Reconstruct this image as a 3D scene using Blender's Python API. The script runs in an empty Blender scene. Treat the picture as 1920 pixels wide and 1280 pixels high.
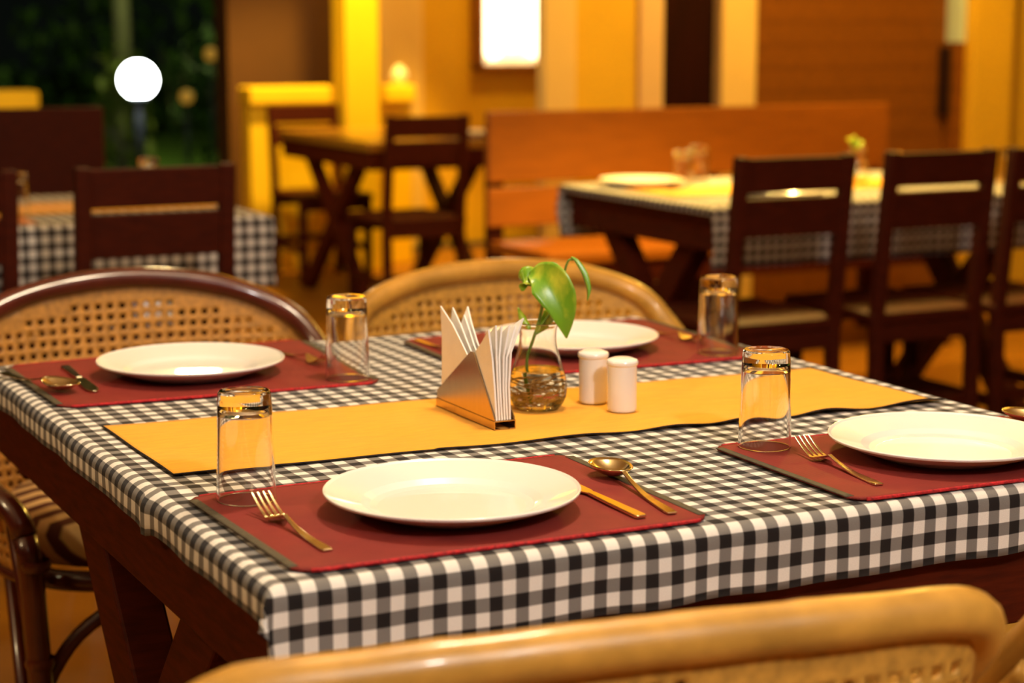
import bpy, bmesh, math, random
from mathutils import Vector, Matrix
random.seed(7)
PI = math.pi
SC = bpy.context.scene
C = SC.collection

# ------------------------------------------------------------------ materials
def new_mat(name):
    m = bpy.data.materials.new(name); m.use_nodes = True
    nt = m.node_tree
    return m, nt, nt.nodes['Principled BSDF']

def N(nt, t, **kw):
    n = nt.nodes.new(t)
    for k, v in kw.items(): setattr(n, k, v)
    return n

def plain(name, col, rough=.5, metal=0., spec=.5, var=.12, scale=8., bump=0., bscale=60., coat=0., stretch=None, sheen=0.):
    m, nt, b = new_mat(name)
    tc = N(nt, 'ShaderNodeTexCoord'); mp = N(nt, 'ShaderNodeMapping')
    nt.links.new(tc.outputs['Object'], mp.inputs[0])
    if stretch: mp.inputs['Scale'].default_value = stretch
    nz = N(nt, 'ShaderNodeTexNoise'); nz.inputs['Scale'].default_value = scale; nz.inputs['Detail'].default_value = 5
    nt.links.new(mp.outputs[0], nz.inputs['Vector'])
    rp = N(nt, 'ShaderNodeValToRGB')
    lo = [max(0, c*(1-var)) for c in col]; hi = [min(1, c*(1+var)) for c in col]
    rp.color_ramp.elements[0].color = (*lo, 1); rp.color_ramp.elements[1].color = (*hi, 1)
    rp.color_ramp.elements[0].position = .3; rp.color_ramp.elements[1].position = .7
    nt.links.new(nz.outputs['Fac'], rp.inputs[0]); nt.links.new(rp.outputs[0], b.inputs['Base Color'])
    b.inputs['Roughness'].default_value = rough; b.inputs['Metallic'].default_value = metal
    b.inputs['Specular IOR Level'].default_value = spec; b.inputs['Coat Weight'].default_value = coat
    b.inputs['Coat Roughness'].default_value = .08
    b.inputs['Sheen Weight'].default_value = sheen
    if bump:
        n2 = N(nt, 'ShaderNodeTexNoise'); n2.inputs['Scale'].default_value = bscale
        nt.links.new(mp.outputs[0], n2.inputs['Vector'])
        bp = N(nt, 'ShaderNodeBump'); bp.inputs['Strength'].default_value = bump; bp.inputs['Distance'].default_value = .002
        nt.links.new(n2.outputs['Fac'], bp.inputs['Height']); nt.links.new(bp.outputs[0], b.inputs['Normal'])
    return m

def glow(name, col, strength, base=(.8, .8, .8)):
    m, nt, b = new_mat(name)
    b.inputs['Base Color'].default_value = (*base, 1)
    b.inputs['Emission Color'].default_value = (*col, 1); b.inputs['Emission Strength'].default_value = strength
    return m

def glass_mat(name, ior=1.5, col=(1, 1, 1), rough=0.):
    m, nt, b = new_mat(name)
    b.inputs['Base Color'].default_value = (*col, 1); b.inputs['Roughness'].default_value = rough
    b.inputs['IOR'].default_value = ior; b.inputs['Transmission Weight'].default_value = 1.
    return m

def gingham(name, period=.029):
    m, nt, b = new_mat(name)
    uv = N(nt, 'ShaderNodeUVMap'); sx = N(nt, 'ShaderNodeSeparateXYZ')
    nt.links.new(uv.outputs[0], sx.inputs[0])
    def stripe(o):
        a = N(nt, 'ShaderNodeMath', operation='MULTIPLY'); a.inputs[1].default_value = 1/period; nt.links.new(o, a.inputs[0])
        p = N(nt, 'ShaderNodeMath', operation='PINGPONG'); p.inputs[1].default_value = .5; nt.links.new(a.outputs[0], p.inputs[0])
        r = N(nt, 'ShaderNodeMapRange'); r.inputs['From Min'].default_value = .235; r.inputs['From Max'].default_value = .265
        nt.links.new(p.outputs[0], r.inputs[0]); return r.outputs[0]
    s = N(nt, 'ShaderNodeMath', operation='ADD'); nt.links.new(stripe(sx.outputs[0]), s.inputs[0]); nt.links.new(stripe(sx.outputs[1]), s.inputs[1])
    h = N(nt, 'ShaderNodeMath', operation='MULTIPLY'); h.inputs[1].default_value = .5; nt.links.new(s.outputs[0], h.inputs[0])
    rp = N(nt, 'ShaderNodeValToRGB'); e = rp.color_ramp.elements
    e[0].position = 0; e[0].color = (.80, .76, .70, 1); e[1].position = 1; e[1].color = (.012, .009, .009, 1)
    k = e.new(.5); k.color = (.205, .19, .175, 1)
    nt.links.new(h.outputs[0], rp.inputs[0])
    # thread weave: fine brightness flecks and bump
    wv = N(nt, 'ShaderNodeTexNoise'); wv.inputs['Scale'].default_value = 900; nt.links.new(uv.outputs[0], wv.inputs['Vector'])
    mr = N(nt, 'ShaderNodeMapRange'); mr.inputs['To Min'].default_value = .78; mr.inputs['To Max'].default_value = 1.18
    nt.links.new(wv.outputs['Fac'], mr.inputs[0])
    mx = N(nt, 'ShaderNodeMix', data_type='RGBA', blend_type='MULTIPLY'); mx.inputs[0].default_value = 1
    nt.links.new(rp.outputs[0], mx.inputs[6]); nt.links.new(mr.outputs[0], mx.inputs[7]); nt.links.new(mx.outputs[2], b.inputs['Base Color'])
    bp = N(nt, 'ShaderNodeBump'); bp.inputs['Strength'].default_value = .25; bp.inputs['Distance'].default_value = .0006
    nt.links.new(wv.outputs['Fac'], bp.inputs['Height']); nt.links.new(bp.outputs[0], b.inputs['Normal'])
    b.inputs['Roughness'].default_value = .85; b.inputs['Specular IOR Level'].default_value = .2; b.inputs['Sheen Weight'].default_value = .1
    return m

def banded(name, c1, c2, axis, freq, rough=.8, duty=.5, soft=.06, bump=0.):
    """stripes of two colours along one object axis (or a mix of two)"""
    m, nt, b = new_mat(name)
    tc = N(nt, 'ShaderNodeTexCoord'); d = N(nt, 'ShaderNodeVectorMath', operation='DOT_PRODUCT'); d.inputs[1].default_value = axis
    nt.links.new(tc.outputs['Object'], d.inputs[0])
    a = N(nt, 'ShaderNodeMath', operation='MULTIPLY'); a.inputs[1].default_value = freq; nt.links.new(d.outputs['Value'], a.inputs[0])
    p = N(nt, 'ShaderNodeMath', operation='PINGPONG'); p.inputs[1].default_value = .5; nt.links.new(a.outputs[0], p.inputs[0])
    r = N(nt, 'ShaderNodeMapRange'); r.inputs['From Min'].default_value = duty*.5-soft; r.inputs['From Max'].default_value = duty*.5+soft
    nt.links.new(p.outputs[0], r.inputs[0])
    nz = N(nt, 'ShaderNodeTexNoise'); nz.inputs['Scale'].default_value = 25; nt.links.new(tc.outputs['Object'], nz.inputs['Vector'])
    mx = N(nt, 'ShaderNodeMix', data_type='RGBA'); nt.links.new(r.outputs[0], mx.inputs[0])
    mx.inputs[6].default_value = (*c1, 1); mx.inputs[7].default_value = (*c2, 1)
    mr = N(nt, 'ShaderNodeMapRange'); mr.inputs['To Min'].default_value = .8; mr.inputs['To Max'].default_value = 1.2; nt.links.new(nz.outputs['Fac'], mr.inputs[0])
    m2 = N(nt, 'ShaderNodeMix', data_type='RGBA', blend_type='MULTIPLY'); m2.inputs[0].default_value = 1
    nt.links.new(mx.outputs[2], m2.inputs[6]); nt.links.new(mr.outputs[0], m2.inputs[7]); nt.links.new(m2.outputs[2], b.inputs['Base Color'])
    b.inputs['Roughness'].default_value = rough; b.inputs['Specular IOR Level'].default_value = .25
    if bump:
        bp = N(nt, 'ShaderNodeBump'); bp.inputs['Strength'].default_value = bump; bp.inputs['Distance'].default_value = .001
        nt.links.new(p.outputs[0], bp.inputs['Height']); nt.links.new(bp.outputs[0], b.inputs['Normal'])
    return m

def leaf_mat(name, c1, c2, rough=.35, scale=14., stretch=(1, 1, 1), sss=.0):
    m = plain(name, c1, rough=rough, var=0.)
    nt = m.node_tree
    rp = [n for n in nt.nodes if n.type == 'VALTORGB'][0]; nz = [n for n in nt.nodes if n.type == 'TEX_NOISE'][0]
    mp = [n for n in nt.nodes if n.type == 'MAPPING'][0]
    rp.color_ramp.elements[0].color = (*c1, 1); rp.color_ramp.elements[1].color = (*c2, 1)
    rp.color_ramp.elements[0].position = .5; rp.color_ramp.elements[1].position = .68
    nz.inputs['Scale'].default_value = scale; mp.inputs['Scale'].default_value = stretch
    nt.nodes['Principled BSDF'].inputs['Transmission Weight'].default_value = 0
    return m

M = {}
M['cloth'] = gingham('gingham_cloth')
M['cloth_large'] = gingham('gingham_cloth_large', .034)
M['table_wood'] = plain('dark_table_wood', (.066, .0078, .0012), .62, spec=.12, var=.3, scale=6, stretch=(3, 3, 22), bump=.1)
M['chair_wood'] = plain('dark_chair_wood', (.050, .0062, .0010), .62, spec=.12, var=.3, scale=6, stretch=(4, 4, 20), bump=.08)
M['varnish_sheen'] = plain('varnish_top_with_sheen', (.36, .17, .016), .3, coat=.5, var=.25, scale=6, stretch=(3, 20, 3))  # varnished wood; the wall's reflection is put into a lighter base colour
M['bench_wood'] = plain('bench_wood', (.30, .088, .004), .5, spec=.3, var=.12, scale=3, stretch=(2, 12, 14), bump=.08)
M['mat'] = banded('maroon_ribbed_weave', (.235, .026, .019), (.18, .020, .015), (0, 1, 0), 330, .75, bump=.35)
M['mat_stitch'] = plain('red_overlock_thread', (.42, .008, .012), .8, var=.5, scale=220, bump=.9, bscale=300)
M['mat_hem'] = plain('olive_grey_hem', (.075, .058, .030), .8, var=.2, scale=150, bump=.4, bscale=400)
M['runner'] = plain('golden_yellow_cotton', (.82, .37, .006), .8, var=.08, scale=30, stretch=(1, 6, 1), bump=.35, bscale=120, sheen=.1)
M['runner_hem_shadow'] = plain('black_thread_and_shadow', (.018, .008, .004), .9, var=.3, scale=200, bump=.6, bscale=300)  # black hem thread, also used for the shadow line at the left edge
M['china'] = plain('white_china', (.84, .81, .76), .3, var=.01, spec=.4, coat=.6)
M['china'].node_tree.nodes['Principled BSDF'].inputs['Coat Roughness'].default_value = .02
M['shaker'] = plain('white_ceramic', (.87, .84, .80), .2, var=.01, coat=.3)
M['steel'] = plain('brushed_steel', (.60, .42, .22), .25, metal=1., var=.08, scale=10, stretch=(1, 30, 1))
M['cutlery'] = plain('polished_steel', (.80, .66, .38), .16, metal=1., var=.04)
M['paper'] = plain('white_paper', (.92, .89, .86), .85, var=.02, scale=60, bump=.2, bscale=200)
M['glass'] = glass_mat('clear_glass', 1.5)
M['vase_glass'] = glass_mat('vase_glass', 1.47, (.995, .995, .97))
M['water'] = glass_mat('water', 1.28, (1, .97, .86))
M['leaf'] = leaf_mat('pothos_leaf', (.15, .33, .012), (.52, .56, .04), .3, 38, (1, 1, .5))
M['stem'] = plain('green_stem', (.16, .27, .03), .45, var=.2, scale=40)
M['root'] = plain('brown_roots', (.52, .29, .07), .7, var=.3, scale=60)
M['cane_light'] = plain('honey_cane', (.56, .28, .042), .55, var=.25, scale=90, bump=.3, bscale=150)
M['cane_dark'] = plain('amber_cane', (.50, .225, .036), .55, var=.3, scale=90, bump=.3, bscale=150)
M['rattan_light'] = plain('honey_rattan', (.56, .28, .045), .38, var=.3, scale=14, bump=.15, bscale=30, coat=.25)
M['rattan_dark'] = plain('mahogany_rattan', (.085, .014, .007), .25, var=.3, scale=14, coat=.5)
M['cushion'] = banded('striped_cushion', (.62, .40, .17), (.085, .022, .010), (0, .7, .7), 27, .85)
M['floor'] = plain('amber_tile_floor', (.27, .105, .008), .40, spec=.3, var=.12, scale=3, bump=.05)
M['yellow_wall'] = plain('yellow_plaster', (.76, .43, .012), .75, var=.06, scale=3, bump=.25, bscale=20)
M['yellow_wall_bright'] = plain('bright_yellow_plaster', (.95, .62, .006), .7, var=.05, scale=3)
M['cream'] = plain('cream_paint', (.84, .56, .17), .6, var=.04, scale=4)
M['pale_cream'] = plain('pinkish_cream_paint', (.78, .50, .21), .6, var=.04, scale=4)
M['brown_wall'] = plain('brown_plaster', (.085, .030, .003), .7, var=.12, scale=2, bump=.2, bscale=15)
M['plank'] = banded('brown_plank_cladding', (.21, .066, .004), (.165, .050, .003), (0, 0, 1), 10, .5, duty=.85, bump=.3)
M['doorway_dark'] = plain('doorway_dark_colour', (.018, .0022, .0006), .6, spec=.1, var=.2, scale=4, stretch=(6, 1, 1))  # darkness of the room beyond the doorway, painted as a colour
M['pull'] = plain('black_metal', (.02, .006, .004), .4, metal=.2)
M['gap_light'] = plain('gap_light_colour', (.50, .62, .55), .5, var=.03)  # light coming through a gap, painted as a pale colour
M['ceiling'] = plain('white_ceiling', (.70, .60, .45), .9, var=.03)
M['lantern_frame'] = plain('lantern_wood', (.30, .12, .02), .5, var=.2)
M['lantern_tube'] = glow('lantern_tube_glow', (1, .82, .45), 5)
M['lantern_back'] = glow('lantern_back_glow', (1, .60, .06), .5)
M['globe'] = glow('globe_glow', (.95, 1, .97), 30)
M['lamp_post'] = plain('dark_lamp_post', (.03, .035, .04), .5)
M['orange_glow'] = glow('dim_orange_glow', (.42, .20, .02), .7, (.3, .15, .02))
M['lawn'] = plain('night_lawn', (.075, .155, .008), .9, var=.4, scale=3, bump=.5, bscale=40)
M['bush'] = plain('bush_leaf', (.045, .11, .012), .6, var=.5, scale=2)
M['lime_bush'] = plain('lime_leaf', (.16, .22, .02), .6, var=.3, scale=2)
M['bark'] = plain('pale_bark', (.22, .22, .12), .85, var=.5, scale=3, stretch=(1, 1, .5), bump=.5, bscale=10)
M['pot'] = plain('pale_ceramic', (.9, .82, .72), .25, var=.03)

# ------------------------------------------------------------------ mesh helpers
def newbm(): return bmesh.new()

def box(bm, c, s, rz=0., R=None):
    r = bmesh.ops.create_cube(bm, size=1.)
    mt = Matrix.Translation(c) @ (R.to_4x4() if R else Matrix.Rotation(rz, 4, 'Z')) @ Matrix.Diagonal((*s, 1))
    bmesh.ops.transform(bm, matrix=mt, verts=r['verts'])
    return r['verts']

def beam(bm, p0, p1, w, t, side=(1, 0, 0)):
    """board from p0 to p1, width w across, thickness t along side"""
    p0, p1 = Vector(p0), Vector(p1); z = (p1-p0).normalized(); x = Vector(side); x = (x-z*x.dot(z)).normalized(); y = z.cross(x)
    R = Matrix((x, y, z)).transposed()
    box(bm, (p0+p1)/2, (t, w, (p1-p0).length), R=R)

def catmull(pts, n=8):
    pts = [Vector(p) for p in pts]; out = []
    P = [pts[0]*2-pts[1]] + pts + [pts[-1]*2-pts[-2]]
    for i in range(1, len(P)-2):
        a, b, c, d = P[i-1:i+3]
        for k in range(n):
            t = k/n
            out.append(.5*((2*b)+(c-a)*t+(2*a-5*b+4*c-d)*t*t+(3*b-a-3*c+d)*t**3))
    out.append(pts[-1]); return out

def tube(bm, pts, r, seg=10, cap=True):
    pts = [Vector(p) for p in pts]; n = len(pts)
    rr = r if isinstance(r, (list, tuple)) else [r]*n
    rings = []; up = None
    for i, p in enumerate(pts):
        t = (pts[min(i+1, n-1)]-pts[max(i-1, 0)]).normalized()
        if up is None:
            up = Vector((0, 0, 1)) if abs(t.z) < .9 else Vector((1, 0, 0))
        up = (up-t*up.dot(t)).normalized(); s = t.cross(up)
        rings.append([bm.verts.new(p+(up*math.cos(2*PI*k/seg)+s*math.sin(2*PI*k/seg))*rr[i]) for k in range(seg)])
    for a, b in zip(rings, rings[1:]):
        for k in range(seg):
            f = bm.faces.new((a[k], b[k], b[(k+1) % seg], a[(k+1) % seg])); f.smooth = True
    if cap:
        bm.faces.new(rings[0]); bm.faces.new(rings[-1][::-1])

def lathe(bm, prof, seg=48, c=(0, 0, 0)):
    rings = []
    for r, z in prof:
        if r < 1e-6: rings.append([bm.verts.new((c[0], c[1], c[2]+z))])
        else: rings.append([bm.verts.new((c[0]+r*math.cos(2*PI*k/seg), c[1]+r*math.sin(2*PI*k/seg), c[2]+z)) for k in range(seg)])
    for a, b in zip(rings, rings[1:]):
        for k in range(seg):
            j = (k+1) % seg
            if len(a) == 1 and len(b) == 1: continue
            if len(a) == 1: f = bm.faces.new((a[0], b[j], b[k]))
            elif len(b) == 1: f = bm.faces.new((a[k], a[j], b[0]))
            else: f = bm.faces.new((a[k], a[j], b[j], b[k]))
            f.smooth = True

def dense(prof, step=.004, guard=.0006):
    """extra rings along a profile so that smooth normals stay true on long straight walls"""
    out = [prof[0]]
    for (r0, z0), (r1, z1) in zip(prof, prof[1:]):
        L = math.hypot(r1-r0, z1-z0); ks = []
        if L > guard*3:
            n = max(1, int(L/step)); ks = [guard/L] + [i/n for i in range(1, n)] + [1-guard/L]
        for k in sorted(set(ks)): out.append((r0+(r1-r0)*k, z0+(z1-z0)*k))
        out.append((r1, z1))
    return out
def smooth_prof(prof, n=4): return [(max(0, p.x), p.y) for p in catmull([(a, b, 0) for a, b in prof], n)]

def prism(bm, poly, axis, t0, t1):
    """polygon given in the two remaining axes, extruded along axis (0,1,2)"""
    def P(a, b, t):
        v = [a, b]; v.insert(axis, t); return v
    lo = [bm.verts.new(P(a, b, t0)) for a, b in poly]; hi = [bm.verts.new(P(a, b, t1)) for a, b in poly]
    n = len(poly)
    bm.faces.new(lo[::-1]); bm.faces.new(hi)
    for i in range(n): bm.faces.new((lo[i], lo[(i+1) % n], hi[(i+1) % n], hi[i]))

def gridf(bm, nu, nv, f, smooth=True):
    vs = [[bm.verts.new(f(i/nu, j/nv)) for j in range(nv+1)] for i in range(nu+1)]
    for i in range(nu):
        for j in range(nv):
            q = bm.faces.new((vs[i][j], vs[i+1][j], vs[i+1][j+1], vs[i][j+1])); q.smooth = smooth
    return vs

def obj(name, bm, mat, parent=None, bevel=0., solid=0., smooth=False, subdiv=0):
    bmesh.ops.recalc_face_normals(bm, faces=bm.faces)
    me = bpy.data.meshes.new(name); bm.to_mesh(me); bm.free()
    me.materials.append(mat)
    if smooth:
        for p in me.polygons: p.use_smooth = True
    o = bpy.data.objects.new(name, me); C.objects.link(o)
    if parent: o.parent = parent
    if solid:
        md = o.modifiers.new('solid', 'SOLIDIFY'); md.thickness = solid; md.offset = 0
    if bevel:
        md = o.modifiers.new('bevel', 'BEVEL'); md.width = bevel; md.segments = 2; md.limit_method = 'ANGLE'
    if subdiv:
        md = o.modifiers.new('sub', 'SUBSURF'); md.levels = subdiv; md.render_levels = subdiv
    return o

def tag(o, label, cat, group=None, kind=None):
    o['label'] = label; o['category'] = cat
    if group: o['group'] = group
    if kind: o['kind'] = kind
    return o

def thing(name, label, cat, loc=(0, 0, 0), rotz=0., group=None):
    o = bpy.data.objects.new(name, None); o.empty_display_size = .05; C.objects.link(o)
    o.location = loc; o.rotation_euler = (0, 0, rotz)
    return tag(o, label, cat, group)

def struct(name, bm, mat, bevel=0.):
    o = obj(name, bm, mat, bevel=bevel); o['kind'] = 'structure'; return o

def dup(root, label, loc=None, rotz=None, group=None):
    r = root.copy(); C.objects.link(r); r['label'] = label
    if loc is not None: r.location = loc
    if rotz is not None: r.rotation_euler = (0, 0, rotz)
    if group: r['group'] = group
    for ch in list(root.children):
        c = ch.copy(); C.objects.link(c); c.parent = r
        for g in list(ch.children):
            d = g.copy(); C.objects.link(d); d.parent = c
    return r

TZ = .740      # top of every tablecloth

# ------------------------------------------------------------------ camera
cam = bpy.data.cameras.new('camera'); co = bpy.data.objects.new('camera', cam); C.objects.link(co)
co.location = (0, 0, 1.244); co.rotation_euler = (math.radians(90-9.4), 0, math.radians(-26.6))
cam.sensor_width = 36; cam.lens = 67.5; cam.clip_start = .05; cam.clip_end = 200
cam.dof.use_dof = True; cam.dof.focus_distance = 2.2; cam.dof.aperture_fstop = 3.9; cam.dof.aperture_blades = 0
SC.camera = co

# ------------------------------------------------------------------ room
bm = newbm(); box(bm, (2.5, 3.0, -.05), (16, 13.5, .1)); struct('floor', bm, M['floor'])
bm = newbm(); box(bm, (2.5, 2.2, 3.05), (16, 15.7, .1)); struct('ceiling', bm, M['ceiling'])
# far amber wall with a darker brown stretch at its terrace end
bm = newbm(); box(bm, (4.95, 10.1, 1.5), (2.06, .2, 3.0)); struct('wall_back', bm, M['yellow_wall'])
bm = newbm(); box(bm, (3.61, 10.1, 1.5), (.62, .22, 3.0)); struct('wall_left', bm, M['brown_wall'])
bm = newbm(); box(bm, (4.30, 9.98, 1.5), (.26, .04, 3.0)); struct('trim_5', bm, M['cream'])
# partition with posts, doorway and plank door
bm = newbm(); box(bm, (3.725, 7.03, 1.5), (.15, .07, 3.0)); struct('trim_1', bm, M['cream'], .006)
bm = newbm(); box(bm, (3.95, 7.08, 1.5), (.30, .12, 3.0)); struct('wall_partition', bm, M['yellow_wall'])
bm = newbm(); box(bm, (4.158, 7.03, 1.5), (.116, .07, 3.0)); struct('trim_2', bm, M['pale_cream'], .006)
bm = newbm(); box(bm, (4.36, 7.09, 1.5), (.288, .05, 3.0)); struct('dark_opening_panel', bm, M['doorway_dark'])  # dark panel closing the opening, stands in for the unlit room beyond
bm = newbm(); box(bm, (4.593, 7.03, 1.5), (.177, .07, 3.0)); struct('trim_3', bm, M['cream'], .006)
bm = newbm(); box(bm, (5.215, 7.10, 1.5), (1.067, .10, 3.0)); d2 = struct('door_2', bm, M['plank'], .004)
bm = newbm(); box(bm, (5.715, 7.015, .985), (.035, .05, .31)); box(bm, (5.715, 7.04, 1.09), (.02, .05, .02)); box(bm, (5.715, 7.04, .88), (.02, .05, .02))
obj('pull_handle', bm, M['pull'], d2, bevel=.006)
bm = newbm(); box(bm, (5.78, 7.05, 2.08), (.062, .12, 1.84)); struct('light_gap_strip', bm, M['gap_light'])  # solid pale strip painted in place of a light gap
bm = newbm(); box(bm, (5.78, 7.05, .58), (.062, .12, 1.16)); struct('trim_6', bm, M['plank'])
bm = newbm(); box(bm, (5.927, 7.05, 1.5), (.232, .24, 3.0)); struct('trim_7', bm, M['yellow_wall'], .008)
bm = newbm(); box(bm, (8.1, 7.35, 1.5), (4.2, .2, 3.0)); struct('wall_right', bm, M['yellow_wall'])
bm = newbm(); box(bm, (3.66, 9.06, 1.5), (.185, .185, 3.0)); struct('column', bm, M['yellow_wall_bright'], .012)

def parapet(x0, x1, label):
    t = thing('parapet_wall', label, 'low wall', ((x0+x1)/2, 9.3, 0))
    w = x1-x0
    b = newbm(); box(b, (0, 0, .42), (w-.02, .13, .84)); obj('wall_body', b, M['yellow_wall_bright'], t, bevel=.006)
    b = newbm(); box(b, (0, -.01, .885), (w, .19, .09)); obj('coping', b, M['yellow_wall_bright'], t, bevel=.012)
    return t
parapet(3.145, 4.05, 'bright yellow low parapet wall behind the far bare table')
parapet(-.4, 2.10, 'yellow low parapet wall ending at the garden opening, behind the high-backed bench')
bm = newbm(); lathe(bm, [(0, 0), (.028, 0), (.045, .03), (.047, .05), (.036, .075), (.02, .088), (.024, .1), (.018, .1), (.014, .088), (0, .08)], 24)
o = obj('round_pot', bm, M['pot']); o.location = (3.99, 9.28, .93)
tag(o, 'small pale round ceramic pot on the parapet end right of the yellow column', 'pot')

# wall lantern
t = thing('wall_lantern', 'glowing wooden box lantern hung on the amber back wall', 'lamp', (4.975, 10.0, 1.0))
b = newbm()
for x in (-.215, .215): box(b, (x, -.06, .42), (.03, .12, .86))
for z in (0., .85): box(b, (0, -.06, z), (.46, .12, .03))
obj('lantern_frame', b, M['lantern_frame'], t, bevel=.004)
b = newbm(); box(b, (0, -.012, .42), (.41, .02, .82)); obj('back_panel', b, M['lantern_back'], t)
for x, r, z0 in ((-.132, .056, .04), (-.005, .066, .085), (.132, .05, .045)):
    b = newbm(); lathe(b, [(0, 0), (r*.5, .012), (r*.85, .035), (r, .07), (r, .74-z0), (r*.7, .77-z0), (0, .78-z0)], 20, (x, -.085, z0))
    obj('glowing_tube', b, M['lantern_tube'], t)

# ------------------------------------------------------------------ garden
bm = newbm(); box(bm, (4, 32, -.2), (60, 44, .1)); o = obj('ground_lawn', bm, M['lawn']); o['kind'] = 'structure'
t = thing('globe_lamp', 'lit white globe garden lamp on a short dark post', 'lamp', (4.21, 15.0, -.15))
b = newbm(); tube(b, [(0, 0, 0), (0, 0, .80)], .035, 14); lathe(b, [(0, 0), (.09, 0), (.09, .02), (.05, .05), (.035, .06)], 20); lathe(b, [(.035, .76), (.075, .80), (.075, .83), (0, .83)], 20)
obj('lamp_post', b, M['lamp_post'], t)
b = newbm(); bmesh.ops.create_uvsphere(b, u_segments=32, v_segments=20, radius=.142, matrix=Matrix.Translation((0, 0, .955)))
obj('globe', b, M['globe'], t, smooth=True)

def leaf_cloud(b, c, rad, n, size):
    for i in range(n):
        th = random.uniform(0, 2*PI); ph = math.acos(random.uniform(-1, 1)); r = random.uniform(.55, 1)
        p = Vector((c[0]+rad[0]*r*math.sin(ph)*math.cos(th), c[1]+rad[1]*r*math.sin(ph)*math.sin(th), c[2]+rad[2]*r*math.cos(ph)))
        R = Matrix.Rotation(random.uniform(0, 2*PI), 3, 'Z') @ Matrix.Rotation(random.uniform(-1.2, 1.2), 3, 'X')
        s = size*random.uniform(.6, 1.3)
        vs = [b.verts.new(p+R @ Vector(v)*s) for v in ((0, -.5, 0), (.25, 0, .06), (0, .6, 0), (-.25, 0, .06))]
        b.faces.new(vs)

def bush(name, label, cat, c, rad, n, size, mat, stemh=.4):
    t = thing(name, label, cat, (c[0], c[1], -.15))
    b = newbm(); leaf_cloud(b, (0, 0, c[2]+.15), rad, n, size); f = obj('foliage', b, mat, t)
    b = newbm()
    for k in range(4):
        a = k*1.6; tube(b, [(0, 0, 0), (.25*rad[0]*math.cos(a), .25*rad[1]*math.sin(a), c[2]*.6+.1), (.5*rad[0]*math.cos(a), .5*rad[1]*math.sin(a), c[2]+.15)], [.04, .03, .015], 6)
    obj('stem', b, M['bark'], t)
    return t
def tree(label, x, y, h, r, lean=0.):
    t = thing('garden_tree', label, 'tree', (x, y, -.15), group=None)
    b = newbm(); tube(b, catmull([(0, 0, 0), (.04, 0, h*.3), (lean*.5, 0, h*.6), (lean, 0, h)], 6), [r*1.25-.5*r*i/18 for i in range(19)], 12); obj('trunk', b, M['bark'], t)
    b = newbm(); leaf_cloud(b, (lean, 0, h+.6), (1.9, 1.6, 1.1), 900, .3); obj('crown', b, M['bush'], t)
tree('pale slim tree trunk standing left of the globe lamp', 5.55, 20.5, 4.4, .085)
tree('dark tree trunk at the far left of the garden', 1.2, 25, 4.2, .1, .2)
bush('garden_bush', 'loose green bush right of the globe lamp', 'bush', (6.05, 17.6, .50), (.85, .6, .95), 700, .16, M['bush'])
bush('garden_bush', 'tall lime green shrub below the pale tree trunk', 'bush', (4.78, 17.6, .3), (.28, .3, .75), 300, .16, M['lime_bush'])
bush('garden_bush', 'dark low bush left of the pale tree trunk', 'bush', (4.0, 20.6, .35), (.9, .6, .6), 500, .18, M['bush'])
bush('garden_bush', 'dark bush deep in the garden behind the globe lamp', 'bush', (7.2, 24, .9), (2.2, .8, 1.3), 900, .25, M['bush'])
for lab, p in (('upper one of two dim orange lights in the garden foliage', (5.42, 16.9, .97)), ('lower one of two dim orange lights, next to the globe lamp', (5.12, 16.7, .60))):
    t = thing('garden_light', lab, 'lamp', (p[0], p[1], -.15))
    b = newbm(); tube(b, [(0, 0, 0), (0, 0, p[2]+.08)], .012, 8); obj('lamp_post', b, M['lamp_post'], t)
    b = newbm(); lathe(b, [(0, -.06), (.045, -.045), (.06, 0), (.045, .045), (0, .06)], 16, (0, 0, p[2]+.15)); obj('shade', b, M['orange_glow'], t)

# ------------------------------------------------------------------ tables
def make_table(name, label, x0, x1, y0, y1, top, yc=None, half=.31, ap=.085, inset=.03, leg_in=.015, legw=.095, legt=.06, topmat='table_wood', fap=0):
    """plank table: slab, apron boards, and an X of two boards under each end"""
    t = thing(name, label, 'table', ((x0+x1)/2, (y0+y1)/2, 0))
    w, d = x1-x0, y1-y0; yo = 0 if yc is None else yc-(y0+y1)/2
    b = newbm(); box(b, (0, 0, top-.02), (w, d, .04)); obj('tabletop', b, M[topmat], t, bevel=.005)
    za = top-.04-ap/2
    for s in (-1, 1):
        b = newbm(); box(b, (s*(w/2-inset), 0, za), (.03, d-2*inset+.03, ap)); obj('apron', b, M['table_wood'], t, bevel=.003)
        e = fap or ap; b = newbm(); box(b, (0, s*(d/2-inset), top-.04-e/2), (w-2*inset-.03, .03, e)); obj('apron', b, M['table_wood'], t, bevel=.003)
    zt = top-.04
    for s in (-1, 1):
        x = s*(w/2-inset-leg_in-legt/2)
        for k, q in enumerate((-1, 1)):
            b = newbm(); beam(b, (x+k*.001, yo+q*half, .012), (x+k*.001, yo-q*half, zt), legw, legt); obj('leg', b, M['table_wood'], t, bevel=.004)
    b = newbm(); beam(b, (-w/2+inset+legt, yo, zt/2), (w/2-inset-legt, yo, zt/2), .07, .035, (0, 1, 0)); obj('stretcher', b, M['table_wood'], t, bevel=.003)
    return t

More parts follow.
